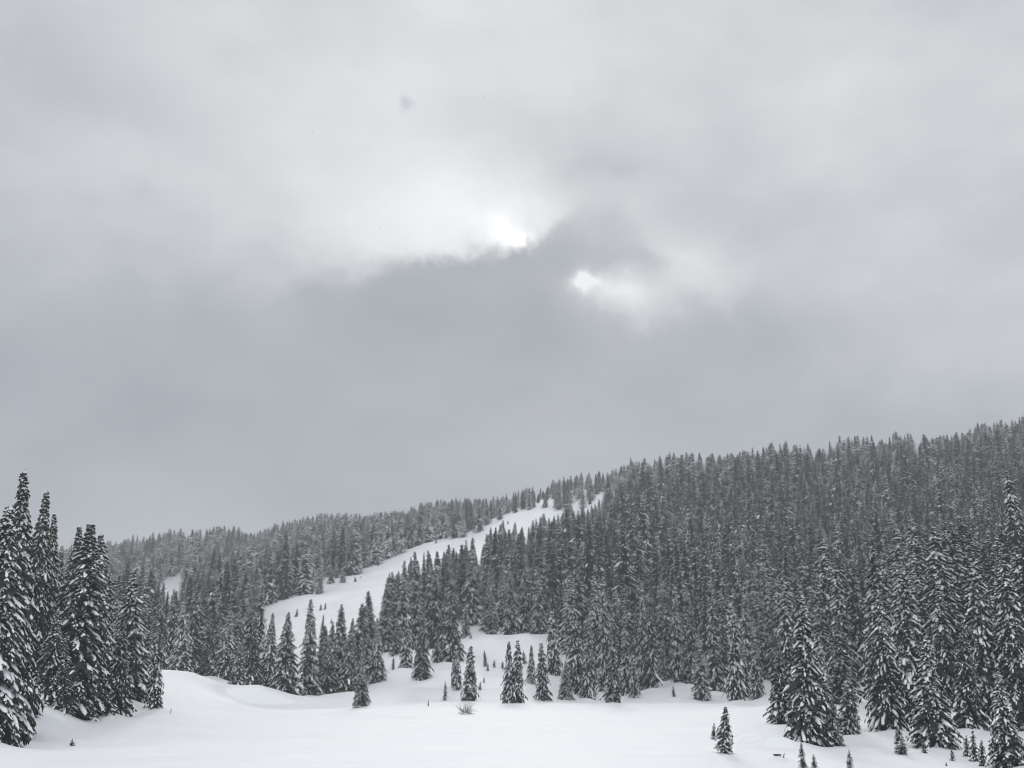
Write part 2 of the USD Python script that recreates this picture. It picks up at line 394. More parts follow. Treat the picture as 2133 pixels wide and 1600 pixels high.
ctl(1200, 1475, 155), ctl(1350, 1468, 162), ctl(1500, 1475, 156), ctl(1600, 1470, 148), ctl(1560, 1520, 98), ctl(1640, 1535, 88), ctl(1600, 1580, 71), ctl(1820, 1560, 80), ctl(1850, 1595, 67), ctl(1800, 1480, 112), ctl(2000, 1560, 83), ctl(2133, 1620, 66)
# right hillside under the forest
for px, rows in {1250: [(1300, 225), (1200, 280), (1110, 335)], 1500: [(1320, 220), (1200, 285), (1100, 340)], 1750: [(1390, 160), (1270, 225), (1160, 290), (1070, 345)], 2000: [(1430, 130), (1290, 195), (1170, 265), (1060, 330)],
                 2133: [(1420, 125), (1280, 190), (1150, 260), (1030, 330)], 2500: [(1450, 100), (1250, 180), (1080, 270), (960, 340)], 1100: [(1250, 255), (1180, 295)], 980: [(1240, 262), (1190, 290)], 880: [(1290, 240), (1240, 262)]}.items():
    for py, d in rows:
        ctl(px, py, d)
# open slope
for px, py, d in [(560, 1330, 252), (560, 1296, 268), (600, 1262, 284), (640, 1300, 258), (700, 1260, 276), (760, 1235, 285), (760, 1190, 310), (830, 1195, 298), (830, 1155, 325), (900, 1165, 312), (900, 1130, 338),
                  (980, 1135, 322), (1040, 1082, 360), (1060, 1120, 330), (1130, 1064, 370), (1130, 1100, 345), (1190, 1085, 355), (1250, 1045, 385)]:
    ctl(px, py, back(px, d))
# slopes behind it, up to the skyline
RIDGE = [(-500, 1230, 400), (-150, 1215, 420), (205, 1196, 430), (330, 1180, 435), (490, 1160, 438), (545, 1168, 432), (640, 1150, 436), (760, 1135, 432), (900, 1108, 424), (1020, 1088, 420), (1150, 1058, 424), (1260, 1034, 428), (1380, 1014, 424),
         (1500, 1000, 424), (1640, 992, 424), (1780, 976, 424), (1900, 962, 424), (2040, 944, 420), (2133, 934, 420), (2400, 905, 415), (2800, 880, 400)]
RIDGE = [(a, b + (14 if a > 1350 else -10 if a > 1000 else 4), back(a, c)) for a, b, c in RIDGE]
for px, py, d in RIDGE:
    ctl(px, py, d)
    p = at(px, py, d)
    for k, drop in ((70, 9), (250, 60)):
        C.append(np.array([p[0] * (1 + k / (d * K)), p[1] + k, p[2] - drop]))
for px, py, d in [(300, 1330, 262), (300, 1260, 340), (150, 1330, 262), (150, 1270, 340), (420, 1310, 270), (420, 1240, 340), (520, 1240, 335), (620, 1195, 365), (-100, 1340, 260), (-100, 1280, 340), (-500, 1330, 260), (760, 1165, 375), (1000, 1100, 385)]:
    ctl(px, py, back(px, d))
for a in range(0, 360, 20):
    for r, z in ((1750, -25), (2500, -50)):
        C.append(np.array([r * math.sin(math.radians(a)), r * math.cos(math.radians(a)), z]))
C = np.array(C)
SC = 100.0
_r = np.hypot(C[:, 0], C[:, 1])
rbf = RBFInterpolator(C[:, :2] / SC, C[:, 2], kernel='thin_plate_spline', smoothing=0.0012)


BUMPS = []      # (x, y, radius, height): hummocks, drifts, wells about the trunks


def bump_at(px, py, d, r, h):
    p = at(px, py, d)
    BUMPS.append((p[0], p[1], r, h))


for a in [(1600, 1548, 78, 3.4, 1.25), (1585, 1535, 82, 3.0, 0.5), (1570, 1562, 77, 0.9, -0.35), (1623, 1592, 69, 1.1, 0.42), (1560, 1552, 79, 1.3, 0.3), (150, 1540, 86, 0.9, 0.32), (404, 1402, 147, 1.3, 0.35),
          (1232, 1492, 132, 1.0, -0.22), (700, 1458, 166, 5, 0.5), (1255, 1484, 140, 9, 0.22), (830, 1400, 180, 3, 0.7), (870, 1420, 172, 2.5, 0.5),
          (940, 1392, 186, 4, 0.6), (1000, 1338, 205, 5, 0.8), (1090, 1332, 208, 4, 0.7), (90, 1500, 92, 2.5, 0.35), (215, 1496, 95, 2.2, 0.45), (1800, 1530, 88, 3, 0.4), (1985, 1540, 88, 4, 0.5), (1640, 1520, 91, 1.6, 0.5)]:
    bump_at(*a)


def terrain_z(xy):
    xy = np.asarray(xy, float).reshape(-1, 2)
    out = np.concatenate([rbf(xy[i:i + 40000] / SC) for i in range(0, len(xy), 40000)])
    r = np.hypot(xy[:, 0], xy[:, 1])
    p3 = np.column_stack([xy, np.zeros(len(xy))])
    slope = np.clip((r - 260) / 120, 0, 1)
    far = np.clip(1 - (r - 1100) / 250, 0, 1)
    out = out + far * ((meshkit.fbm(p3 / 17.0, 3, 3) - 0.5) * (0.45 + 1.8 * slope) + (meshkit.fbm(p3 / 4.5, 3, 9) - 0.5) * (0.20 + 0.5 * slope))
    out = out + far * (meshkit.fbm(p3 * [1 / 9.0, 1 / 2.6, 1], 3, 41) - 0.5) * 0.16
    for x, y, rr, h in BUMPS:
        d2 = ((xy[:, 0] - x) ** 2 + (xy[:, 1] - y) ** 2) / rr ** 2
        near = d2 < 9
        out[near] += h * np.exp(-d2[near] * 1.2)
    return out


def z_at(x, y):
    return float(terrain_z([[x, y]])[0])


for t in T:                                                           # wells in the snow about the trunks, with a soft lip on the valley side
    if t['build'] in ('wide', 'narrow') and t['d'] < 200:
        p = at(t['bx'], t['by'], t['d'])
        h = (t['by'] - t['ty']) * t['d'] / 1800
        BUMPS.append((p[0], p[1], 0.10 * h, -0.045 * h))
        BUMPS.append((p[0] + RNG.normal(0, 1.5), p[1] - 0.17 * h, 0.12 * h, 0.03 * h))


def obj(path, mesh, mat, smooth=False):
    return usdkit.mesh(stage, path, mesh, mat, smooth=smooth)


def tag(prim, **kw):
    for k, v in kw.items():
        if v:
            prim.SetCustomDataByKey(k, v)


USED = {}


def numbered(name):
    n = USED.get(name, -1) + 1
    USED[name] = n
    return '/World/' + (name if n == 0 else f'{name}_{n:03d}')


def build_terrain():
    front = np.radians(np.arange(-46, 46.01, 0.22))
    back = np.radians(np.arange(49, 312, 3.0))
    ang = np.concatenate([front, back])
    R = np.concatenate([np.linspace(1.5, 40, 16)[:-1], 40 * np.exp(np.linspace(0, math.log(1100 / 40), 460)), np.linspace(1125, 1700, 20)])
    A, RR = np.meshgrid(ang, R)
    xy = np.column_stack([(RR * np.sin(A)).ravel(), (RR * np.cos(A)).ravel()])
    z = terrain_z(xy)
    v = np.column_stack([xy, z])
    n = len(ang)
    i, j = np.meshgrid(np.arange(len(R) - 1), np.arange(n), indexing='ij')
    a, b, c, d = i * n + j, i * n + (j + 1) % n, (i + 1) * n + (j + 1) % n, (i + 1) * n + j
    f = np.vstack([np.column_stack([a.ravel(), d.ravel(), c.ravel()]), np.column_stack([a.ravel(), c.ravel(), b.ravel()])])
    centre = len(v)
    v = np.vstack([v, [0, 0, v[:n, 2].mean()]])
    f = np.vstack([f, np.column_stack([np.full(n, centre), np.arange(n), (np.arange(n) + 1) % n])])
    return v, f


ground = obj('/World/snowy_terrain', build_terrain(), snow_ground, smooth=True)
tag(ground.GetPrim(), kind='structure', label='snow-covered meadow rising into a wooded mountainside', category='terrain')

# ------------------------------------------------------------------ spruces
import trimesh
ICO = trimesh.creation.icosphere(0)
ICO_V, ICO_F = np.array(ICO.vertices), np.array(ICO.faces)


def frame_of(t):
    t = t / np.linalg.norm(t, axis=1, keepdims=True)
    s = np.cross(t, [0, 0, 1.0])
    s /= np.linalg.norm(s, axis=1, keepdims=True) + 1e-9
    return t, s, np.cross(s, t)


def make_spruce(seed, H, ratio, whorls, per, twigs, lumps, side_lumps, lump=1.0, taper=0.8, bare=0.02, open_=0.0, floor=1.0, body=0.40):
    """(trunk, crown, snow): each (vertices, faces). H height, ratio crown radius / height."""
    r = np.random.default_rng(seed)
    R = ratio * H
    u = np.linspace(0, 1, whorls) ** 0.92
    hs = (bare + (0.972 - bare) * u)
    prof = lambda q: R * np.clip(1 - q, 0.0, 1) ** taper * np.minimum(1, 0.72 + 1.4 * q)
    hh, aa, ln = [], [], []
    for k, q in enumerate(hs):
        n = per if q < 0.85 else max(4, per - 2)
        a0 = r.uniform(0, 6.28)
        for i in range(n):
            if r.random() < open_:
                continue
            hh.append(q + r.normal(0, 0.35 / whorls))
            aa.append(a0 + (i + r.uniform(-.3, .3)) * 2 * math.pi / n)
            ln.append((prof(min(max(q, 0), 1)) * min(1, (1 - q) / 0.10 + 0.25) + (0.010 if q < 0.85 else 0.006) * H * floor) * r.uniform(0.66, 1.2) * (1.22 if r.random() < 0.1 else 1))
    hh, aa, ln = np.clip(np.array(hh), 0.01, 0.985), np.array(aa), np.array(ln)
    nb = len(hh)
    d = np.column_stack([np.cos(aa), np.sin(aa), np.zeros(nb)])
    s0 = np.interp(hh, [0, 0.5, 0.85, 1], [0.02, 0.10, 0.25, 0.5]) + r.normal(0, 0.08, nb)
    s1 = np.interp(hh, [0, 0.5, 0.85, 1], [0.62, 0.72, 0.62, 0.4]) + r.normal(0, 0.12, nb)
    bend = r.normal(0, 0.15, nb)
    side0 = np.column_stack([-d[:, 1], d[:, 0], np.zeros(nb)])

    def axis(ti, b):
        l = ln[b]
        p = d[b] * (l * ti)[:, None] + side0[b] * (l * bend[b] * ti ** 2)[:, None]
        p[:, 2] = hh[b] * H + l * (s0[b] * ti - s1[b] * ti ** 2)
        tan = d[b] + side0[b] * (2 * bend[b] * ti)[:, None]
        tan[:, 2] = s0[b] - 2 * s1[b] * ti
        return p, tan

    # needles: flat sprays to both sides of each bough and twigs that hang beneath them
    b = np.repeat(np.arange(nb), twigs * 2)
    ti = np.tile(np.repeat(np.linspace(0.16, 1.0, twigs), 2), nb) + r.normal(0, 0.03, len(b))
    sd = np.tile([1.0, -1.0], nb * twigs)
    p, tan = axis(ti, b)
    t, s, nrm = frame_of(tan)
    tl = (0.30 * ln[b] * (1.12 - 0.62 * ti) + 0.012 * H * floor) * r.uniform(0.65, 1.35, len(b))
    fw = 0.55 + 0.9 * np.clip(ti, 0, 1) ** 3
    tdir = t * fw[:, None] + s * sd[:, None] * r.uniform(0.5, 0.95, len(b))[:, None] + np.array([0, 0, -1.0]) * r.uniform(0.1, 0.55, len(b))[:, None]
    tdir /= np.linalg.norm(tdir, axis=1, keepdims=True)
    wid = tl * r.uniform(0.26, 0.42, len(b))
    across = np.cross(tdir, nrm)
    across /= np.linalg.norm(across, axis=1, keepdims=True) + 1e-9
    mid = p + tdir * (tl * 0.45)[:, None]
    tip = p + tdir * tl[:, None] + np.array([0, 0, -1.0]) * (tl * 0.12)[:, None]
    A = mid + across * wid[:, None] - np.array([0, 0, 1.0]) * (wid * 0.5)[:, None]
    B = mid - across * wid[:, None] - np.array([0, 0, 1.0]) * (wid * 0.5)[:, None]
    Mv = mid + nrm * (wid * 0.12)[:, None]
    hang = mid + tdir * (tl * 0.1)[:, None] - np.array([0, 0, 1.0]) * (tl * r.uniform(0.45, 0.9, len(b)))[:, None]
    cv = np.stack([p, A, B, Mv, tip, hang, p + tdir * (tl * 0.85)[:, None]], 1).reshape(-1, 3)
    base = np.arange(len(b))[:, None] * 7
    cf = np.vstack([base + np.array(q) for q in ((0, 1, 3), (1, 4, 3), (0, 3, 2), (3, 4, 2), (0, 6, 5))])
    # dark inner body
    nr, ns = 20, 10
    q = np.linspace(0.012, 0.97, nr)
    ca = np.arange(ns) * 2 * math.pi / ns
    rad = (prof(q) * body)[:, None] * r.uniform(0.7, 1.2, (nr, ns)) * (1 - 0.6 * open_)
    core = np.stack([rad * np.cos(ca), rad * np.sin(ca), np.repeat(q[:, None] * H, ns, 1) + r.normal(0, 0.006 * H, (nr, ns))], -1).reshape(-1, 3)
    i, j = np.meshgrid(np.arange(nr - 1), np.arange(ns), indexing='ij')
    a_, b_, c_, d_ = i * ns + j, i * ns + (j + 1) % ns, (i + 1) * ns + (j + 1) % ns, (i + 1) * ns + j
    kf = np.vstack([np.column_stack([a_.ravel(), b_.ravel(), c_.ravel()]), np.column_stack([a_.ravel(), c_.ravel(), d_.ravel()])])
    lead = np.array([[0, 0, 0.992 * H]] + [[0.008 * H * math.cos(k * 2.094), 0.008 * H * math.sin(k * 2.094), 0.92 * H] for k in range(3)])
    lf = np.array([[0, 1, 2], [0, 2, 3], [0, 3, 1]])
    crown = np.vstack([cv, core, lead]), np.vstack([cf, kf + len(cv), lf + len(cv) + len(core)])

    # snow: pads along the boughs and crumbs on the sprays
    patch = np.where(r.random(nb) < 0.16, r.uniform(0.15, 0.4, nb), np.where(r.random(nb) < 0.14, r.uniform(1.15, 1.45, nb), r.uniform(0.5, 1.2, nb)))
    b2 = np.repeat(np.arange(nb), lumps)
    t2 = np.clip(np.tile((np.arange(lumps) + 0.5) / lumps, nb) * 0.86 + 0.16 + r.normal(0, 0.07, len(b2)), 0.1, 1.04)
    keep = r.random(len(b2)) < 0.82 * np.clip(patch[b2], 0, 1)
    b2, t2 = b2[keep], t2[keep]
    p2, tan2 = axis(t2, b2)
    T2, S2, N2 = frame_of(tan2)
    k2 = lump * patch[b2] * r.uniform(0.5, 1.25, len(b2)) * np.where(r.random(len(b2)) < 0.07, 1.7, 1.0)
    lx = (0.115 * ln[b2] + 0.005 * floor * H) * r.uniform(0.6, 1.6, len(b2)) * k2
    ly = (0.048 * ln[b2] * (1.25 - 0.6 * t2) + 0.0035 * floor * H) * k2
    lz = np.minimum(lx, ly) * r.uniform(0.6, 1.0, len(b2))
    pos = p2 + S2 * (r.normal(0, 0.55, len(b2)) * ly)[:, None] + np.array([0, 0, 1.0]) * (0.6 * lz)[:, None]
    allp, allT, allS, allN, allx, ally, allz = [pos], [T2], [S2], [N2], [lx], [ly], [lz]
    if side_lumps:
        pick = r.random(len(b)) < side_lumps * np.clip(patch[b], 0, 1)
        T3, S3, N3 = frame_of(tdir[pick])
        k3 = lump * r.uniform(0.5, 1.2, pick.sum())
        x3 = tl[pick] * 0.40 * k3
        y3 = tl[pick] * 0.20 * k3
        z3 = y3 * 0.65
        allp.append(p[pick] + tdir[pick] * (tl[pick] * r.uniform(0.3, 0.65, pick.sum()))[:, None] + np.array([0, 0, 1.0]) * (0.5 * z3)[:, None])
        allT.append(T3), allS.append(S3), allN.append(N3), allx.append(x3), ally.append(y3), allz.append(z3)
    # cap on the leader
    allp.append(np.array([[0.002 * H, 0, H * 0.955], [0.005 * H, 0, H * 0.935]])), allT.append(np.array([[0, 0, 1.0]] * 2)), allS.append(np.array([[1.0, 0, 0]] * 2)), allN.append(np.array([[0, 1.0, 0]] * 2))
    allx.append(np.array([.007, .010]) * H), ally.append(np.array([.004, .006]) * H), allz.append(np.array([.004, .006]) * H)
    P, TT, SS_, NN, X, Yy, Zz = (np.concatenate(q) for q in (allp, allT, allS, allN, allx, ally, allz))
    jit = 1 + r.uniform(-0.38, 0.38, (len(P), len(ICO_V), 1))
    lv = ICO_V[None] * jit
    sv = P[:, None] + lv[..., :1] * (TT * X[:, None])[:, None] + lv[..., 1:2] * (SS_ * Yy[:, None])[:, None] + lv[..., 2:] * (NN * Zz[:, None])[:, None]
    sf = (ICO_F[None] + (np.arange(len(P)) * len(ICO_V))[:, None, None]).reshape(-1, 3)
    snow = sv.reshape(-1, 3), sf
    # trunk
    nt, sides = 8, 7
    q = np.linspace(-0.06, 0.975, nt)
    rad = 0.0135 * H * (1 - np.clip(q, 0, 1)) ** 0.8 + 0.0012 * H
    ca = np.arange(sides) * 2 * math.pi / sides
    tv = np.stack([rad[:, None] * np.cos(ca), rad[:, None] * np.sin(ca), np.repeat(q[:, None] * H, sides, 1)], -1).reshape(-1, 3)
    i, j = np.meshgrid(np.arange(nt - 1), np.arange(sides), indexing='ij')
    a_, b_, c_, d_ = i * sides + j, i * sides + (j + 1) % sides, (i + 1) * sides + (j + 1) % sides, (i + 1) * sides + j
    tf = np.vstack([np.column_stack([a_.ravel(), b_.ravel(), c_.ravel()]), np.column_stack([a_.ravel(), c_.ravel(), d_.ravel()])])
    return (tv, tf), crown, snow


PROTO = {}


def proto(key, name, H, ratio, *meshes):
    path = f'/World/{name}'
    stage.CreateClassPrim(path)
    for part, mesh, mat, sm in zip(('trunk', 'crown', 'snow_load'), meshes, (bark, needles, snow_load), (True, False, True)):
        obj(f'{path}/{part}', mesh, mat, smooth=sm)
    PROTO.setdefault(key, []).append((path, H, ratio))


for k in range(5):
    proto('wide', f'wide_spruce_shape_{k:03d}', 18.0, 0.145, *make_spruce(100 + k, 18.0, 0.145, 56, 9, 7, 7, 0.34, lump=(1.0, 1.15, 0.9, 1.1, 1.2)[k], taper=(0.95, 0.85, 1.05, 0.9, 1.0)[k], floor=0.6))
for k in range(4):
    proto('narrow', f'narrow_spruce_shape_{k:03d}', 18.0, 0.10, *make_spruce(200 + k, 18.0, 0.10, 54, 8, 6, 5, 0.34, lump=(1.1, 1.25, 1.0, 1.2)[k], taper=(0.7, 0.8, 0.65, 0.85)[k], floor=0.6, body=0.5))
for k in range(3):
    proto('young', f'young_spruce_shape_{k:03d}', 6.0, 0.15, *make_spruce(300 + k, 6.0, 0.15, 22, 8, 5, 5, 0.34, lump=1.15, taper=(0.8, 0.7, 0.85)[k], bare=0.01, floor=1.9))
for k in range(3):
    proto('sapling', f'sapling_shape_{k:03d}', 2.5, 0.19, *make_spruce(400 + k, 2.5, 0.19, 11, 7, 4, 3, 0.32, lump=1.0, taper=0.75, bare=0.02, open_=0.2, floor=2.4))
for k in range(3):
    proto('large', f'large_spruce_shape_{k:03d}', 25.0, 0.125, *make_spruce(600 + k, 25.0, 0.125, 74, 9, 7, 10, 0.6, lump=(0.84, 0.94, 0.78)[k], taper=(0.88, 0.8, 0.95)[k], floor=0.75))
for k in range(10):
    proto('forest', f'forest_spruce_shape_{k:03d}', 17.0, 0.12, *make_spruce(500 + k, 17.0, 0.12, 34 + k % 3, 7, 4, 4, 0.16, lump=(1.05, 1.35, 0.9, 1.1, 1.45, 0.8, 1.15, 1.0, 1.75, 1.9)[k], taper=(0.75, 0.9, 0.8, 0.7, 0.95, 0.8, 0.65, 1.0, 0.8, 0.9)[k], bare=0.03, open_=(0, 0.1, 0, 0.05, 0, 0.22, 0, 0.1, 0, 0.05)[k], floor=0.65, body=0.58))

# places of the hand-set spruces
for t in T:
    p = at(t['bx'], t['by'], t['d'])
    p[2] = z_at(p[0], p[1])
    top = at(t['bx'], t['ty'], t['d'])
    t['p'], t['h'], t['rad'] = p, max(top[2] - p[2], 0.3), 0.5 * t['w'] * t['d'] / 1800.0 * (1.12 if t['group'] in (RF, MR, LB) else 1.0)
    if t['build'] == 'wide' and t['h'] > 19:
        t['build'] = 'large'
        t['rad'] *= 1.08

# ------------------------------------------------------------------ the forest
FRONT = np.array([(-600, 1420), (-100, 1420), (150, 1415), (320, 1395), (420, 1405), (540, 1420), (740, 1425), (790, 1370), (850, 1345), (940, 1325), (960, 1290), (1030, 1296), (1130, 1300), (1170, 1370), (1200, 1420), (1440, 1418), (1590, 1408), (1640, 1440), (1720, 1440), (1800, 1425), (1850, 1480), (2000, 1505), (2133, 1510), (2700, 1520)])
import shapely
STRIP = shapely.Polygon([(500, 1360), (532, 1292), (590, 1252), (640, 1228), (688, 1208), (735, 1197), (790, 1170), (830, 1154), (900, 1129), (960, 1114), (985, 1108), (1040, 1085), (1062, 1074), (1130, 1066), (1190, 1062), (1232, 1050), (1264, 1043),
                         (1280, 1046), (1262, 1066), (1215, 1096), (1150, 1128), (1075, 1155), (1010, 1180), (930, 1215), (850, 1255), (790, 1300), (760, 1340), (700, 1390), (560, 1400)])
PATCHES = [shapely.Polygon(q) for q in ([(302, 1270), (318, 1238), (345, 1205), (390, 1184), (388, 1235), (374, 1330), (308, 1330)], [(447, 1192), (466, 1184), (482, 1200), (476, 1268), (452, 1268)], [(2095, 1120), (2133, 1090), (2140, 1190), (2105, 1185)])]
SKYLINE = np.array([(-500, 1165), (0, 1140), (205, 1128), (330, 1105), (490, 1092), (520, 1112), (545, 1105), (562, 1086), (640, 1072), (760, 1068), (900, 1045), (1020, 1035), (1075, 1022), (1150, 1003), (1260, 972), (1380, 945), (1500, 930), (1640, 922), (1780, 905), (1900, 902), (2020, 892), (2034, 876), (2133, 863), (2800, 800)], float)
OPEN_TOP = np.array([(560, 1300), (620, 1290), (740, 1262), (800, 1200), (865, 1152), (930, 1130), (980, 1118), (1040, 1086), (1075, 1104), (1130, 1066), (1200, 1048), (1262, 1026), (1290, 1000)], float)
bits = np.random.default_rng(11)
cell = 5.6
gx, gy = np.meshgrid(np.arange(-720, 560, cell), np.arange(125, 1010, cell))
sxy = np.column_stack([gx.ravel(), gy.ravel()]) + bits.uniform(-0.46, 0.46, (gx.size, 2)) * cell
sz = terrain_z(sxy)
px, py = proj(np.column_stack([sxy, sz]))
dep = sxy[:, 1] / K
rx = np.array([q[0] for q in RIDGE], float)
ridge_d = np.interp(px, rx, [q[2] for q in RIDGE])
ok = (px > -420) & (px < 2560) & (py < np.interp(px, FRONT[:, 0], FRONT[:, 1])) & (dep < ridge_d + 22) & (bits.random(len(px)) < np.interp(dep, [190, 320], [0.92, 0.74]))
ok &= ~((px < 320) & (dep < 112)) & ~((px > 285) & (px < 345) & (dep < 150)) & ~((px > 300) & (px < 620) & (dep < 215)) & ~((px < 310) & (dep > 150) & (dep < 190)) & (dep > np.interp(px, [1150, 1600, 1900, 2133], [165, 175, 106, 96]))
wob = np.column_stack([sxy, np.zeros(len(sxy))])
strip_in = shapely.contains_xy(STRIP, px + 60 * (meshkit.fbm(wob / 9.0, 2, 31) - 0.5), py + 34 * (meshkit.fbm(wob / 9.0, 2, 32) - 0.5))
ok &= ~(strip_in & (dep > 225)) & ~((px > 540) & (px < 800) & (dep > 196) & (py > 1300)) & ~((px > 800) & (px < 1170) & (py > 1284) & (dep < 219 + 7 * np.sin(px / 17.0) + 4 * np.sin(px / 6.3)))
for q in PATCHES:
    ok &= ~shapely.contains_xy(q, px, py)
near_hand = np.array([[t['p'][0], t['p'][1], max(0.75 * t['rad'], 1.2)] for t in T])
for x, y, r in near_hand:
    ok &= (sxy[:, 0] - x) ** 2 + (sxy[:, 1] - y) ** 2 > (r + 0.8) ** 2
idx = np.nonzero(ok)[0]
forest = []
big = meshkit.noise(np.column_stack([sxy, np.zeros(len(sxy))]) / 28.0, 5)
for i in idx:
    d = dep[i]
    h = (15.5 if px[i] > 620 else 13.5) + (1.0 if d > ridge_d[i] - 60 else 0) + 6.5 * big[i] + bits.normal(0, 2.6)
    u = bits.random()
    if u < 0.14:
        h *= bits.uniform(0.4, 0.8)
    elif u > 0.95:
        h *= 1.18
    if px[i] < 320 and d < 150:
        h = bits.uniform(9, 12.5) if px[i] > 190 else bits.uniform(12, 18)
    top = np.interp(px[i], SKYLINE[:, 0], SKYLINE[:, 1]) - (17 if px[i] > 1250 else 12) + (22 if px[i] > 1250 else 9) * meshkit.noise(np.array([px[i] / 40.0, 3.0, 1.0]), 21) + bits.gamma(1.4, 13.0)
    if 560 < px[i] < 1290 and py[i] > np.interp(px[i], [560, 690, 800, 900, 1050, 1262], [1330, 1290, 1240, 1170, 1112, 1056]):
        top = max(top, np.interp(px[i], OPEN_TOP[:, 0], OPEN_TOP[:, 1]) - 4 + bits.gamma(1.6, 11.0))
    h *= 1 + 0.28 * float(np.interp(d, [330, 620], [0, 1.35]))
    h = min(h, (py[i] - top) * d / 1800.0)
    if h < 4:
        continue
    forest.append(dict(p=np.array([sxy[i, 0], sxy[i, 1], sz[i]]), h=h, rad=None, gpx=px[i], gpy=py[i], d=d))
for f in forest:
    f['rad'] = f['h'] ** 0.8 * 1.76 * bits.uniform(0.11, 0.165) * float(np.interp(f['d'], [190, 320], [1.0, 1.32]))

# which of them the photograph shows, and how large: a coarse picture filled from the nearest to the farthest
Q = 4.0
GW, GH = int(2133 / Q), int(1600 / Q)
taken = np.zeros((GH, GW), bool)
everyone = [(t['d'], t, 1) for t in T] + [(f['d'], f, 0) for f in forest]
for d, t, hand in sorted(everyone, key=lambda q: q[0]):
    x0, y0 = proj(t['p'])
    x1, y1 = proj(t['p'] + np.array([0, 0, t['h']]))
    w = t['rad'] * 1800 / t['d']
    t['seen'] = 0
    ya, yb = int(max(y1 / Q, 0)), int(min(y0 / Q, GH - 1))
    for row in range(ya, yb + 1):
        q = (row * Q - y1) / max(y0 - y1, 1)
        cx = x1 + (x0 - x1) * q
        hw = w * min(1, 1.15 * max(q, 0.02) ** 0.8)
        a, b = int(max((cx - hw) / Q, 0)), int(min((cx + hw) / Q + 1, GW))
        if b > a:
            t['seen'] += int((~taken[row, a:b]).sum())
            taken[row, a:b] = True

ZONES = [
    (lambda f: f['gpx'] < 620 and f['d'] > 215, 'hazy spruce far left of the open slope', 'spruces of the far forest left of the open slope'),
    (lambda f: f['gpx'] < 620, 'dim spruce wedged behind the meadow row', 'spruces wedged behind the meadow row'),
    (lambda f: f['d'] > 380 and f['gpx'] < 1300, 'hazy ridge spruce above the open slope', 'ridge spruces above the open slope'),
    (lambda f: f['gpx'] < 1180, 'snowy spruce in the forest above the clearing', 'spruces of the dense forest above the clearing'),
    (lambda f: f['d'] > 300, 'hazy spruce near the right-hand skyline', 'spruces near the right-hand skyline'),
    (lambda f: f['gpx'] < 1640, 'narrow snowy spruce behind the forest front', 'spruces behind the forest front'),
    (lambda f: True, 'snowy spruce on the steep right-hand slope', 'spruces on the steep right-hand slope'),
]
def place(name, t, protos, label, group, category):
    path, H, ratio = protos
    x = UsdGeom.Xform.Define(stage, numbered(name))
    x.AddTranslateOp().Set(Gf.Vec3d(*map(float, t['p'] - np.array([0, 0, 0.022 * t['h']]))))
    lean = t.get('lean') or 0
    sway = 4.0 if t['h'] < 4 else 1.6
    x.AddRotateXYZOp().Set(Gf.Vec3f(float(RNG.normal(0, sway)), float(RNG.normal(0, sway)), float(RNG.uniform(0, 360))) if not lean else Gf.Vec3f(0, float(lean), 0))
    s = 1.045 * t['h'] / H
    w = min(max(t['rad'] / (ratio * H), 0.7 * s), 2.0 * s)
    x.AddScaleOp().Set(Gf.Vec3f(float(w), float(w), float(s)))
    prim = x.GetPrim()
    prim.GetReferences().AddInternalReference(path)
    prim.SetInstanceable(True)
    tag(prim, label=label, category=category, group=group)


def singled(label, t):
    x, y = proj(t['p'] + np.array([0, 0, 0.978 * t['h']]))
    if 0 < x < 2133 and 0 < y < 1600:
        return f'{label}, tip {x / 21.33:.1f}% across, {y / 16.0:.0f}% down'
    return label


SHORT = {LB: 'spruce deep in the left-bank clump', MR: 'spruce in the dark row behind the meadow', CF: 'spruce in the rim around the clearing', FF: 'columnar spruce along the forest front', RF: 'dark spruce between the big ones at right', SS: 'little spruce on the open snow slope'}
SNOWY = [1, 4, 8, 9]


def shape_for(f):
    far_off = f['d'] > 300 and f['gpx'] < 1250 or f['d'] > 370
    return int(SNOWY[bits.integers(0, 4)] if far_off and bits.random() < 0.75 else bits.integers(0, 8))


chosen = 0
for k, t in enumerate(T):
    kind = t['build']
    protos = PROTO[kind][k % len(PROTO[kind])]
    small = kind == 'sapling'
    place('spruce_sapling' if small else 'snowy_spruce', t, protos, t['label'] or singled(SHORT[t['group']], t), t['group'], 'sapling' if small else 'spruce tree')
    chosen += not small
forest.sort(key=lambda f: -f['seen'])
own = forest[:max(0, 300 - chosen)]
for k, f in enumerate(own):
    label, group = next((l, gname) for test, l, gname in ZONES if test(f))
    place('snowy_spruce', f, PROTO['forest'][shape_for(f)] if f['d'] > 200 else PROTO['narrow'][k % 4], singled(label, f), group, 'spruce tree')

rest = forest[max(0, 300 - chosen):]
pi = UsdGeom.PointInstancer.Define(stage, '/World/spruce_forest')
targets = []
for k, (path, H, ratio) in enumerate(PROTO['forest']):
    pp = f'/World/spruce_forest/spruce_{k:03d}'
    x = UsdGeom.Xform.Define(stage, pp)
    x.GetPrim().GetReferences().AddInternalReference(path)
    targets.append(pp)
pi.CreatePrototypesRel().SetTargets(targets)
pi.CreatePositionsAttr(Vt.Vec3fArray.FromNumpy(np.array([f['p'] for f in rest], np.float32)))
pi.CreateProtoIndicesAttr(Vt.IntArray.FromNumpy(np.array([shape_for(f) for f in rest], np.int32)))
yaw = bits.uniform(0, 2 * math.pi, len(rest))
tilt = bits.normal(0, 0.018, (len(rest), 2))
pi.CreateOrientationsAttr(Vt.QuathArray([Gf.Quath(float(math.cos(a / 2)), float(u), float(v), float(math.sin(a / 2))) for a, (u, v) in zip(yaw, tilt)]))
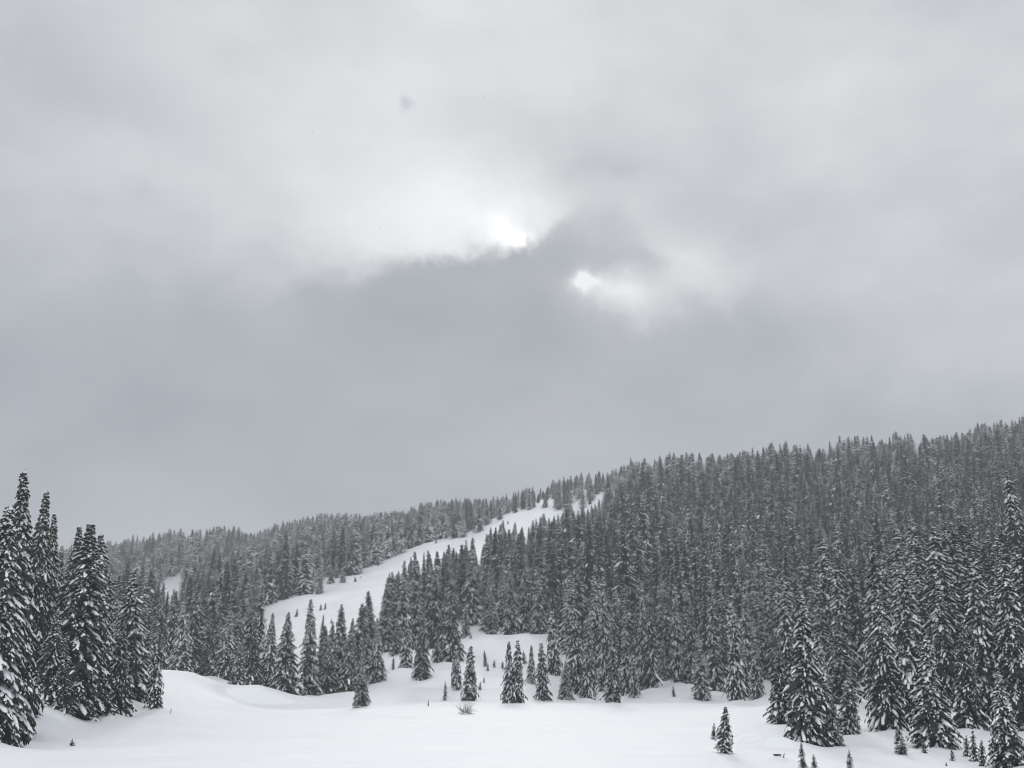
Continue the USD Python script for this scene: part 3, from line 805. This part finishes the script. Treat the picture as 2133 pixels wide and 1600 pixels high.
pi.CreateScalesAttr(Vt.Vec3fArray.FromNumpy(np.array([[f['rad'] / 1.9, f['rad'] / 1.9, f['h'] / 17.0] for f in rest], np.float32)))
tag(pi.GetPrim(), kind='stuff', label='dense mass of smaller snowy spruces covering the mountainside up to the skyline', category='forest')
print('spruces: hand', len(T), 'own', len(own), 'stuff', len(rest))

# ------------------------------------------------------------------ small things on the snow


def tube(points, r0, r1, sides=5):
    p = np.asarray(points, float)
    t = np.gradient(p, axis=0)
    t /= np.linalg.norm(t, axis=1, keepdims=True)
    a = np.cross(t, [0.3, 0.9, 0.1])
    a /= np.linalg.norm(a, axis=1, keepdims=True)
    b = np.cross(t, a)
    ang = np.arange(sides) * 2 * math.pi / sides
    rad = np.linspace(r0, r1, len(p))
    v = p[:, None] + rad[:, None, None] * (np.cos(ang)[None, :, None] * a[:, None] + np.sin(ang)[None, :, None] * b[:, None])
    i, j = np.meshgrid(np.arange(len(p) - 1), np.arange(sides), indexing='ij')
    q = np.stack([i * sides + j, i * sides + (j + 1) % sides, (i + 1) * sides + (j + 1) % sides, (i + 1) * sides + j], -1).reshape(-1, 4)
    f = np.vstack([q[:, [0, 1, 2]], q[:, [0, 2, 3]], [[0, sides - 1 - k, sides - 2 - k] for k in range(sides - 2)], [[len(p) * sides - sides, len(p) * sides - sides + k + 1, len(p) * sides - sides + k + 2] for k in range(sides - 2)]])
    return trimesh.Trimesh(v.reshape(-1, 3), f, process=False)


def on_ground(px, py, d):
    p = at(px, py, d)
    p[2] = z_at(p[0], p[1])
    return p


def thing(name, p, **kw):
    x = UsdGeom.Xform.Define(stage, numbered(name))
    x.AddTranslateOp().Set(Gf.Vec3d(*map(float, p)))
    tag(x.GetPrim(), **kw)
    return str(x.GetPath())


def bush(seed, n, spread, h, r):
    q = np.random.default_rng(seed)
    parts = []
    for k in range(n):
        a, e = q.uniform(0, 6.28), math.asin(q.uniform(0.05, 0.98))
        dv = np.array([math.cos(a) * math.cos(e) * spread, math.sin(a) * math.cos(e) * spread, math.sin(e) * h]) * q.uniform(0.7, 1)
        s = np.linspace(0, 1, 6)[:, None]
        pts = dv * s + q.normal(0, 0.03 * h, (6, 3)) * s + np.array([0, 0, 0.25 * h]) * s * (1 - s) - np.array([0, 0, 0.1])
        parts.append(tube(pts, r, r * 0.4))
        for _ in range(5):
            i = q.integers(2, 6)
            w = (dv / np.linalg.norm(dv) + q.normal(0, 0.55, 3)) * q.uniform(0.15, 0.4) * spread
            parts.append(tube([pts[i], pts[i] + w * 0.5 + q.normal(0, 0.02, 3), pts[i] + w], r * 0.6, r * 0.3, 4))
    return trimesh.util.concatenate(parts)


def clod(seed, a, b, c):
    m = trimesh.creation.icosphere(3)
    v = np.array(m.vertices)
    k = 0.75 + 0.5 * meshkit.fbm(v * 1.8 + 5, 3, seed)[:, None]
    return v * k * [a, b, c], np.array(m.faces)


pt = thing('bare_bush', on_ground(968, 1488, flat_d(1488)), label='leafless rounded bush in the snow below the slim pair of spruces', category='bush')
obj(pt + '/branches', bush(3, 40, 1.5, 1.6, 0.022), twig_mat, smooth=True)
obj(pt + '/snow_load', clod(4, 0.75, 0.6, 0.22), snow_load, smooth=True)
pt = thing('buried_shrub', on_ground(150, 1545, 84), label='dark shrub tip sticking out of a snow hump at the lower left', category='shrub')
obj(pt + '/branches', bush(8, 16, 0.36, 0.62, 0.035), twig_mat, smooth=True)
m = make_spruce(71, 0.75, 0.34, 6, 5, 4, 2, 0.25)
obj(pt + '/needles', m[1], needles)
obj(pt + '/snow_load', m[2], snow_load, smooth=True)
pt = thing('dead_sprig', on_ground(892, 1471, flat_d(1471)), label='tiny dark sprig on the snow between the gully and the bare bush', category='sprig')
m = make_spruce(72, 1.1, 0.24, 6, 5, 4, 2, 0.2)
obj(pt + '/needles', m[1], needles)
obj(pt + '/snow_load', m[2], snow_load, smooth=True)
p = on_ground(353, 1509, 100)
st = obj(numbered('stick'), tube([p + [0, 0, -.3], p + [0.03, 0, .2], p + [0.10, 0, .58]], 0.035, 0.028), twig_mat, smooth=True)
tag(st.GetPrim(), label='short dark stick standing in the open snow of the meadow', category='stick')
rk = obj(numbered('rock'), clod(12, 0.36, 0.16, 0.06), rock_mat, smooth=True)
rk.AddTranslateOp().Set(Gf.Vec3d(*map(float, on_ground(1620, 1590, 69) + np.array([0, 0, 0.02]))))
tag(rk.GetPrim(), label='thin dark sliver of rock showing in the snow mound at the lower right', category='rock')
p = on_ground(1633, 1590, 68.6)
st = obj(numbered('stick'), tube([p + [0, 0, -.2], p + [0.02, 0, .15], p + [0.08, 0, .34]], 0.05, 0.03), twig_mat, smooth=True)
tag(st.GetPrim(), label='dark stump of a stick beside the sliver of rock', category='stick')

# ------------------------------------------------------------------ snow in the air, a few flakes near enough to be seen


def flake(seed, size):
    q = np.random.default_rng(seed)
    parts = []
    for k in range(6):
        hexa = np.arange(6) * math.pi / 3
        ringo = np.column_stack([np.cos(hexa), np.sin(hexa), np.zeros(6)])
        rin = np.column_stack([np.cos(hexa + math.pi / 6), np.sin(hexa + math.pi / 6), np.zeros(6)]) * 0.38
        ring = np.empty((12, 3))
        ring[0::2], ring[1::2] = ringo, rin
        v = np.vstack([ring + [0, 0, .06], ring - [0, 0, .06], [[0, 0, .12]], [[0, 0, -.12]]]) * size * q.uniform(0.7, 1)
        n = np.arange(12)
        m = (n + 1) % 12
        f = np.vstack([np.column_stack([n, m, np.full(12, 24)]), np.column_stack([m + 12, n + 12, np.full(12, 25)]), np.column_stack([n, n + 12, m]), np.column_stack([m, n + 12, m + 12])])
        t = trimesh.Trimesh(v, f, process=False)
        t.apply_transform(trimesh.transformations.random_rotation_matrix(q.random(3)))
        t.apply_translation(q.normal(0, size * 0.35, 3))
        parts.append(t)
    return trimesh.util.concatenate(parts)


for k, (fx, fy, dd, size, label) in enumerate([
        (850, 215, 0.16, 0.0020, 'large blurred snowflake in the upper sky, by far the biggest of the flakes'), (1005, 200, 1.1, 0.0022, 'small snowflake right of the large blurred flake'), (766, 178, 1.5, 0.0022, 'small snowflake upper left of the large blurred flake'),
        (652, 273, 1.5, 0.0022, 'small snowflake lower left of the large blurred flake'), (539, 31, 1.3, 0.0022, 'small snowflake near the top edge, left half of the sky'), (537, 135, 1.6, 0.0022, 'small snowflake below the flake near the top edge'),
        (1798, 28, 1.2, 0.0022, 'small snowflake near the top edge, right half of the sky'), (1621, 574, 1.6, 0.0022, 'small snowflake in the grey sky right of the second bright gap'), (793, 474, 1.7, 0.0020, 'small snowflake left of the brightest cloud gap'),
        (1054, 380, 1.7, 0.0020, 'small snowflake straight above the brightest cloud gap')]):
    o = obj(numbered('snowflake'), flake(900 + k, size), flake_mat)
    o.AddTranslateOp().Set(Gf.Vec3d(*map(float, at(fx, fy, dd))))
    tag(o.GetPrim(), label=label, category='snowflake', group='snowflakes in the air')

# ------------------------------------------------------------------ haze
hz = usdkit.material(stage, L + 'mountain_haze', {'v': ('principled_volume', {'color': (0.93, 0.965, 1.0), 'density': 0.00039, 'anisotropy': 0.1})}, volume='v.volume')
lo, hi = -80.0, 200.0
box = trimesh.creation.box([3500, 3500, hi - lo])
box.apply_translation([0, 0, (hi + lo) / 2])
hb = obj('/World/haze', box, hz)
tag(hb.GetPrim(), kind='stuff', label='thin grey mountain haze', category='haze')
